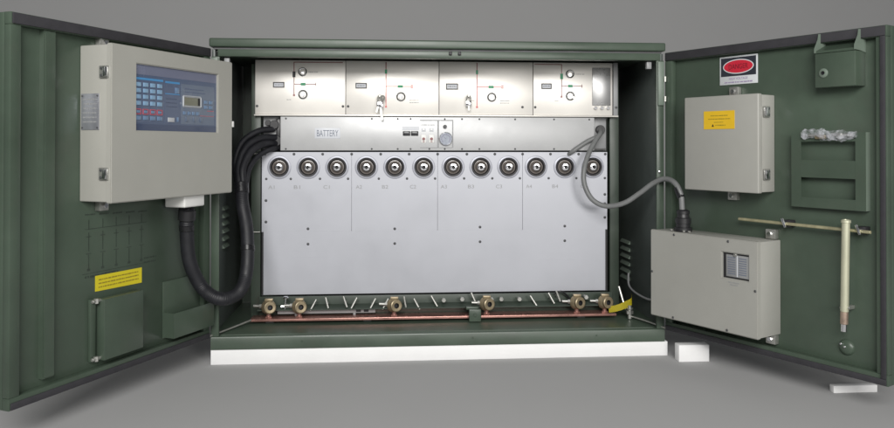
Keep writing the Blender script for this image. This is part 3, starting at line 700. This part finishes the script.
# recessed brackets at both ends of the drawer
for xa, xb in ((-.745, -.672), (.684, .742)):
    m = MB(); m.box(xa, xb, .285, .298, .770, .9140, 0, .001); eb = part('end_bracket', m, 'midgrey', it)
    m = MB(); xc = (xa + xb) / 2
    if xa < 0:
        m.cyl((xc + .012, .284, .880), (xc + .012, .262, .880), .019, 0, 18); m.cyl((xc - .016, .284, .888), (xc - .016, .27, .888), .013, 0, 6); m.cyl((xc + .022, .284, .812), (xc + .022, .262, .812), .022, 0, 18); m.box(xa + .004, xb + .002, .270, .284, .7705, .777, 0)
        m.box(xb - .018, xb - .001, .272, .284, .785, .905, 0, .002)
    else:
        m.cyl((xc, .284, .862), (xc, .266, .862), .020, 0, 18); m.box(xa, xb - .006, .270, .284, .7735, .780, 0)
    part('cable_gland', m, 'black', eb)

# cable compartment cover
cc = thing('cable_cover', 'big blue grey sheet metal cover below the row of round bushings', 'cover panel', base=(0, .25, .163))
CY = .250
xs = [-.7455, -.3701, -.0042, .3637, .7365]
def sheet_with_holes(m, x0, x1, z0, z1, y, th, holes, r, mi=0):
    # grid columns around each hole: a square patch with a round hole, bridged; plain quads elsewhere
    n = 32; h = r * 1.25; zc = holes[0][1]
    def q(a, b, c, d): m.bm.faces.new([m.bm.verts.new((a, y, c)), m.bm.verts.new((b, y, c)), m.bm.verts.new((b, y, d)), m.bm.verts.new((a, y, d))])
    q(x0, x1, z0, zc - h); q(x0, x1, zc + h, z1)
    cur = x0
    for hx, hz in holes:
        q(cur, hx - h, zc - h, zc + h); cur = hx + h
        C = []; Q = []; D = []
        for k in range(n):
            a = 2 * PI * k / n + PI / n; c, s = math.cos(a), math.sin(a); f = h / max(abs(c), abs(s))
            a2 = a
            C.append(m.bm.verts.new((hx + r * c, y, zc + r * s))); D.append(m.bm.verts.new((hx + r * c, y + th, zc + r * s)))
            Q.append(m.bm.verts.new((hx + f * c, y, zc + f * s)))
        for k in range(n):
            j = (k + 1) % n
            m.bm.faces.new([C[k], C[j], Q[j], Q[k]]); m.bm.faces.new([C[k], D[k], D[j], C[j]])
        for sx in (-1, 1):
            for sz in (-1, 1):
                cv = m.bm.verts.new((hx + sx * h, y, zc + sz * h))
                near = sorted(range(n), key=lambda k: (Q[k].co - cv.co).length)[:2]
                m.bm.faces.new([cv, Q[near[0]], Q[near[1]]])
    q(cur, x1, zc - h, zc + h)
    q2 = [(x0, z0), (x1, z0), (x1, z1), (x0, z1)]
    for i in range(4):
        a, b = q2[i], q2[(i + 1) % 4]
        m.bm.faces.new([m.bm.verts.new((a[0], y, a[1])), m.bm.verts.new((b[0], y, b[1])), m.bm.verts.new((b[0], y + th, b[1])), m.bm.verts.new((a[0], y + th, a[1]))])
    bmesh.ops.remove_doubles(m.bm, verts=m.bm.verts, dist=.00002)
BX = [-.673, -.5521, -.4316, -.3071, -.187, -.064, .0622, .1823, .3026, .4227, .5488, .6726]; BZ = .700
names = [a + str(n) for n in (1, 2, 3, 4) for a in 'ABC']
LX = [-.7032, -.597, -.4735, -.3387, -.2286, -.1093, .0235, .1399, .2613, .3921, .5061, .632]
for k in range(4):
    m = MB(); a, b = xs[k] + (.0008 if k else 0), xs[k + 1] - (.0008 if k < 3 else 0)
    sheet_with_holes(m, a, b, .42955, .7640, CY, .003, [(x, BZ) for x in BX[3 * k:3 * k + 3]], .043)
    p = part('upper_sheet', m, 'cover', cc)
    m = MB()
    for i in range(3 * k, 3 * k + 3): m.text(names[i], LX[i], CY - .0002, .6160, .0150, 0, .026)
    part('lettering', m, 'midgrey', p)
m = MB(); m.box(-.7455, .7365, CY, CY + .007, .1635, .42945, 0); m.box(-.7455, .7365, CY + .0072, CY + .010, .4325, .764, 0)
lw = part('lower_sheet', m, 'cover', cc)
m = MB()
for xq in ((-.7455, -.738), (.728, .7365)):
    m.box(xq[0], xq[1], CY - .0004, CY + .0002, .1640, .4280)
part('edge_slot', m, 'dark', lw)
m = MB()
for z in (.345, .318): m.box(-.62, -.46, CY - .0005, CY + .0002, z, z + .0025); m.box(.44, .60, CY - .0005, CY + .0002, z - .02, z - .0175)
part('pressed_crease', m, 'cover', lw)
def bolt(x, z, r=.0058):
    m = MB(); m.screw(x, CY, z, r); part('cover_screw', m, 'darkgrey', cc)
for i, x in enumerate([-.733, -.612, -.492, -.370, -.247, -.126, -.004, .122, .243, .364, .486, .610, .728]): bolt(x, .7555)
for i, x in enumerate([-.727, -.625, -.503, -.385, -.255, -.135, -.015, .110, .232, .352, .478, .600, .726]): bolt(x, .651, .0052)
for x, z in ((-.5528, .4401), (-.1871, .4373), (.1789, .4418), (.5487, .4434), (-.728, .56), (-.728, .47), (.726, .58), (.726, .54), (.726, .48)): bolt(x, z)
for x, z in ((-.5526, .3755), (-.187, .3745), (.179, .3790), (.5487, .3800)):
    m = MB(); m.screw(x, CY + .0002, z, .0058); part('cover_screw', m, 'darkgrey', cc)
m = MB(); m.cyl((-.800, .25, .757), (-.752, .25, .757), .0040, 0, 10); m.cyl((-.803, .25, .757), (-.794, .25, .757), .007, 0, 8); part('side_pin', m, 'steel', cc)
m = MB(); m.cyl((-.815, .25, .428), (-.752, .25, .428), .0030, 0, 10); part('side_pin', m, 'steel', cc)

lab = ['round cable bushing above the marking %s' % n for n in names]
lab[11] = 'round cable bushing at the right end of the row, beside the grey cable'
first = None
for i, x in enumerate(BX):
    if first is None:
        t = thing('cable_bushing', lab[i], 'bushing', base=(x, CY, BZ), group='round cable bushings in a row')
        m = MB(); m.lathe([(.0425, -.004), (.0490, -.001), (.0490, .0030), (.0465, .0045), (.0405, .0045), (.0400, -.006)], (x, CY - .0002, BZ), (0, -1, 0), 0, 36); part('collar', m, 'collar', t)
        m = MB(); m.lathe([(.0405, -.020), (.0405, .0070), (.0385, .0090), (.0345, .0085), (.0312, .003), (.0312, -.020)], (x, CY - .0002, BZ), (0, -1, 0), 0, 36); part('rubber_ring', m, 'rubber', t)
        m = MB(); m.lathe([(.0311, -.018), (.0311, -.004), (.0290, .0000), (.0255, .0005), (.0215, .004), (.0180, .011), (.0165, .013)], (x, CY - .0002, BZ), (0, -1, 0), 0, 36); part('insulator', m, 'resin', t)
        m = MB(); m.lathe([(.0164, .004), (.0164, .0145), (.0145, .0172), (.0080, .0180), (.0062, .0165), (.0060, .0040), (0, .0040)], (x, CY - .0002, BZ), (0, -1, 0), 0, 28, mats=[0, 0, 0, 0, 1, 1]); part('contact_stud', m, ['chrome', 'dark'], t)
        first = t
    else:
        t = copy_tree(first); t.location = (x, CY, BZ); t['label'] = lab[i]

# bottom rail, bolts, copper earth bar, clamps
rl = thing('cable_rail', 'dark green bottom rail full of short silver bolts under the cover', 'rail', base=(0, .22, .07))
m = MB(); m.box(-.7505, .7505, .225, .232, .0655, .1600, 0, .001); m.prism_x([(.170, .1130), (.170, .1165), (.2245, .1265), (.2245, .1225)], -.7505, .7505); part('angle_rail', m, 'green_in', rl)
BL = [(-.524, .134), (-.468, .142), (-.393, .145), (-.356, .14), (-.279, .135), (-.226, .134), (-.145, .141), (-.095, .132), (-.022, .143), (.018, .155), (.096, .158), (.144, .153), (.22, .156), (.262, .156), (.339, .155), (.399, .137), (.475, .148), (.505, .156), (.626, .159)]
for i, (x, z) in enumerate(BL):
    m = MB()
    if i in (9, 10, 12, 13, 14, 18):
        m.cyl((x, .226, z - .012), (x, .190, z - .012), .0058, 0, 10); m.cyl((x, .190, z - .012), (x, .180, z - .012), .0095, 0, 6)
    else:
        d = [.012, -.006, -.008, .012, .012, .012, -.004, -.012, -.013, 0, 0, -.01, 0, 0, 0, -.014, -.012, -.008, 0][i]
        m.cyl((x - d, .178, z - .024), (x + d, .186, z + .020), .0042, 0, 10); m.cyl((x - d * .3, .178, z - .010), (x - d * .3, .226, z - .008), .004, 0, 8)
    part('bolt', m, 'steel', rl)
m = MB(); m.tube([(.49, .20, .160), (.52, .19, .172), (.55, .20, .150), (.565, .20, .13)], .004, 0, 8); part('loose_wire', m, 'black', rl)
eb = thing('earth_bar', 'long flat copper earth bar along the inner bottom edge of the cabinet', 'earth bar', base=(0, .17, .0655))
m = MB(); m.box(-.775, .745, .142, .2235, .0750, .0850, 0, .0015); part('copper_strip', m, 'copper', eb)
for x in (-.70, -.3, .14, .6):
    m = MB(); m.box(x - .016, x + .016, .17, .20, .0645, .0748); part('standoff', m, 'darkgrey', eb)
m = MB()
for x in (-.40, -.335, -.255, -.14, -.07, .02, .11, .27, .35): m.lathe([(.006, 0), (.006, .002), (0, .004)], (x, .155, .0850), (0, 0, 1), 0, 8)
part('rivet', m, 'copper', eb)
m = MB(); m.box(-.672, -.268, .196, .206, .0935, .1120, 0, .001)
for x in (-.338, -.306): m.box(x - .010, x + .010, .1950, .1958, .097, .109, 1)
m.box(-.60, -.59, .197, .205, .0852, .0933, 0); m.box(-.36, -.35, .197, .205, .0852, .0933, 0)
single('flat_bar', m, ['midgrey', 'dark'], 'flat grey steel bar standing on the left half of the copper strip', 'bar', base=(-.47, .2, .085))
m = MB(); m.box(.118, .168, .118, .1410, .0655, .116, 0, .003); m.box(.108, .160, .1412, .1800, .1100, .122, 0, .003); m.cyl((.143, .118, .095), (.143, .112, .095), .007, 0, 6)
single('bar_bracket', m, 'green', 'small green bracket clamped over the middle of the copper strip', 'bracket', base=(.14, .13, .065))

def clamp(x, y, label, first=None):
    if first is not None:
        t = copy_tree(first); t.location = (x, y, .0852); t['label'] = label; return t
    t = thing('earth_clamp', label, 'clamp', base=(x, y, .0852), group='brass ball clamps along the copper bar')
    ax = Vector((.35, -.93, .08)).normalized(); o = Vector((x, y, .130)) - ax * .024
    m = MB(); m.lathe([(0, 0), (.014, .001), (.024, .008), (.0300, .018), (.0295, .027), (.026, .036), (.0235, .041), (.0245, .043), (.0245, .052), (.021, .054), (.011, .053), (.010, .034), (0, .034)], o, ax, 0, 24, mats=[0] * 10 + [1, 1]); part('ball_body', m, ['brass', 'dark'], t)
    m = MB(); m.box(x - .016, x + .018, y - .010, y + .010, .154, .165, 0, .003); part('cap_nut', m, 'brass', t)
    m = MB(); m.cyl((x - .024, y, .134), (x - .062, y + .004, .135), .0058, 0, 12); m.cyl((x - .028, y, .134), (x - .038, y + .001, .134), .0090, 0, 6); part('side_bolt', m, 'steel', t)
    m = MB(); m.cyl((x, y, .0855), (x, y, .108), .0090, 0, 12); m.cyl((x, y, .0855), (x, y, .092), .014, 0, 6); part('foot', m, 'copper', t)
    return t
CL = [(-.703, .165, 'brass ball clamp at the far left end of the copper bar'), (-.579, .165, 'brass ball clamp at the left end of the flat grey bar, second from left'),
      (-.190, .165, 'brass ball clamp right of the flat grey bar'), (.196, .165, 'brass ball clamp beside the small green bracket'),
      (.580, .165, 'brass ball clamp left of the one with the yellow strap'), (.700, .165, 'brass ball clamp touching the yellow strap at the right end')]
c0 = None
for x, y, l in CL:
    c = clamp(x, y, l, c0); c0 = c0 or c
m = MB(); m.cyl((-.636, .165, .1055), (-.612, .165, .150), .0001, 0, 6) if 0 else None
m.cyl((-.640, .180, .130), (-.636, .180, .162), .0050, 0, 10); m.lathe([(.011, 0), (.012, .004), (.008, .009), (0, .010)], (-.636, .180, .160), (0, 0, 1), 0, 12); m.cyl((-.655, .18, .1285), (-.615, .18, .1285), .006, 0, 10)
m.cyl((-.640, .18, .1120), (-.640, .18, .128), .004, 0, 8)
single('thumb_screw', m, 'chrome', 'white silver T shaped thumb screw between the first two brass clamps', 'screw', base=(-.64, .18, .112))

ys_ = thing('earth_strap', 'yellow earthing strap with silver end fitting in the lower right corner of the cabinet', 'strap', base=(.77, .14, .0655))
m = MB()
P = smooth_path([(.712, .140, .103), (.745, .130, .111), (.780, .128, .124), (.806, .130, .136), (.812, .15, .150)], 8)
A = [m.bm.verts.new(p + Vector((0, 0, -.013 - .004 * i / len(P)))) for i, p in enumerate(P)]; B = [m.bm.verts.new(p + Vector((0, .002, .012 + .006 * i / len(P)))) for i, p in enumerate(P)]
fs = [m.bm.faces.new([A[i], A[i + 1], B[i + 1], B[i]]) for i in range(len(P) - 1)]
bmesh.ops.solidify(m.bm, geom=fs, thickness=.004)
part('strap', m, 'yellow', ys_)
m = MB(); m.cyl((.797, .128, .0655), (.797, .128, .122), .0085, 0, 12); m.cyl((.797, .128, .086), (.797, .128, .100), .0155, 0, 6); m.cyl((.797, .128, .106), (.797, .128, .112), .014, 0, 12)
m.cyl((.786, .15, .10), (.770, .19, .19), .0050, 0, 10); part('end_fitting', m, 'steel', ys_)

# ------------------------------------------------------------------ light
w = bpy.data.worlds.new('World'); scene.world = w; w.use_nodes = True
bg = w.node_tree.nodes['Background']; bg.inputs['Color'].default_value = (0.93, 0.96, 1.0, 1); bg.inputs['Strength'].default_value = 0.10
def area(name, loc, target, sx, sy, power, col=(1, 1, 1)):
    l = bpy.data.lights.new(name, 'AREA'); l.shape = 'RECTANGLE'; l.size = sx; l.size_y = sy; l.energy = power; l.color = col
    o = bpy.data.objects.new(name, l); COL.objects.link(o); o.location = loc
    o.rotation_euler = (Vector(target) - Vector(loc)).to_track_quat('-Z', 'Y').to_euler(); return o
area('soft_light', (-.6, -5.2, 2.7), (0, 0, .8), 2.8, 1.8, 275, (1, .985, .96))
area('window_light', (1.60, -4.6, 1.27), (.45, .25, 1.0), 1.2, .75, 58, (1, .98, .95))

# ------------------------------------------------------------------ camera
cd = bpy.data.cameras.new('camera'); cam = bpy.data.objects.new('camera', cd); COL.objects.link(cam)
cd.sensor_fit = 'HORIZONTAL'; cd.sensor_width = 36.0; cd.lens = 36.0 * 768.83 / 894; cd.shift_y = -74.46 / 894
cd.clip_start = 0.05; cd.clip_end = 100
yaw, pitch, roll = .0775, .0077, .0008
f = Vector((math.sin(yaw) * math.cos(pitch), math.cos(yaw) * math.cos(pitch), math.sin(pitch)))
r = Vector((math.cos(yaw), -math.sin(yaw), 0)); u = r.cross(f)
c, s = math.cos(roll), math.sin(roll); r2 = c * r + s * u; u2 = -s * r + c * u
cam.matrix_world = Matrix(((r2.x, u2.x, -f.x, -.2192), (r2.y, u2.y, -f.y, -3.0385), (r2.z, u2.z, -f.z, .7926), (0, 0, 0, 1)))
scene.camera = cam
scene.view_settings.view_transform = 'Standard'; scene.view_settings.look = 'None'; scene.view_settings.exposure = 0; scene.view_settings.gamma = 1
scene.cycles.use_denoising = True
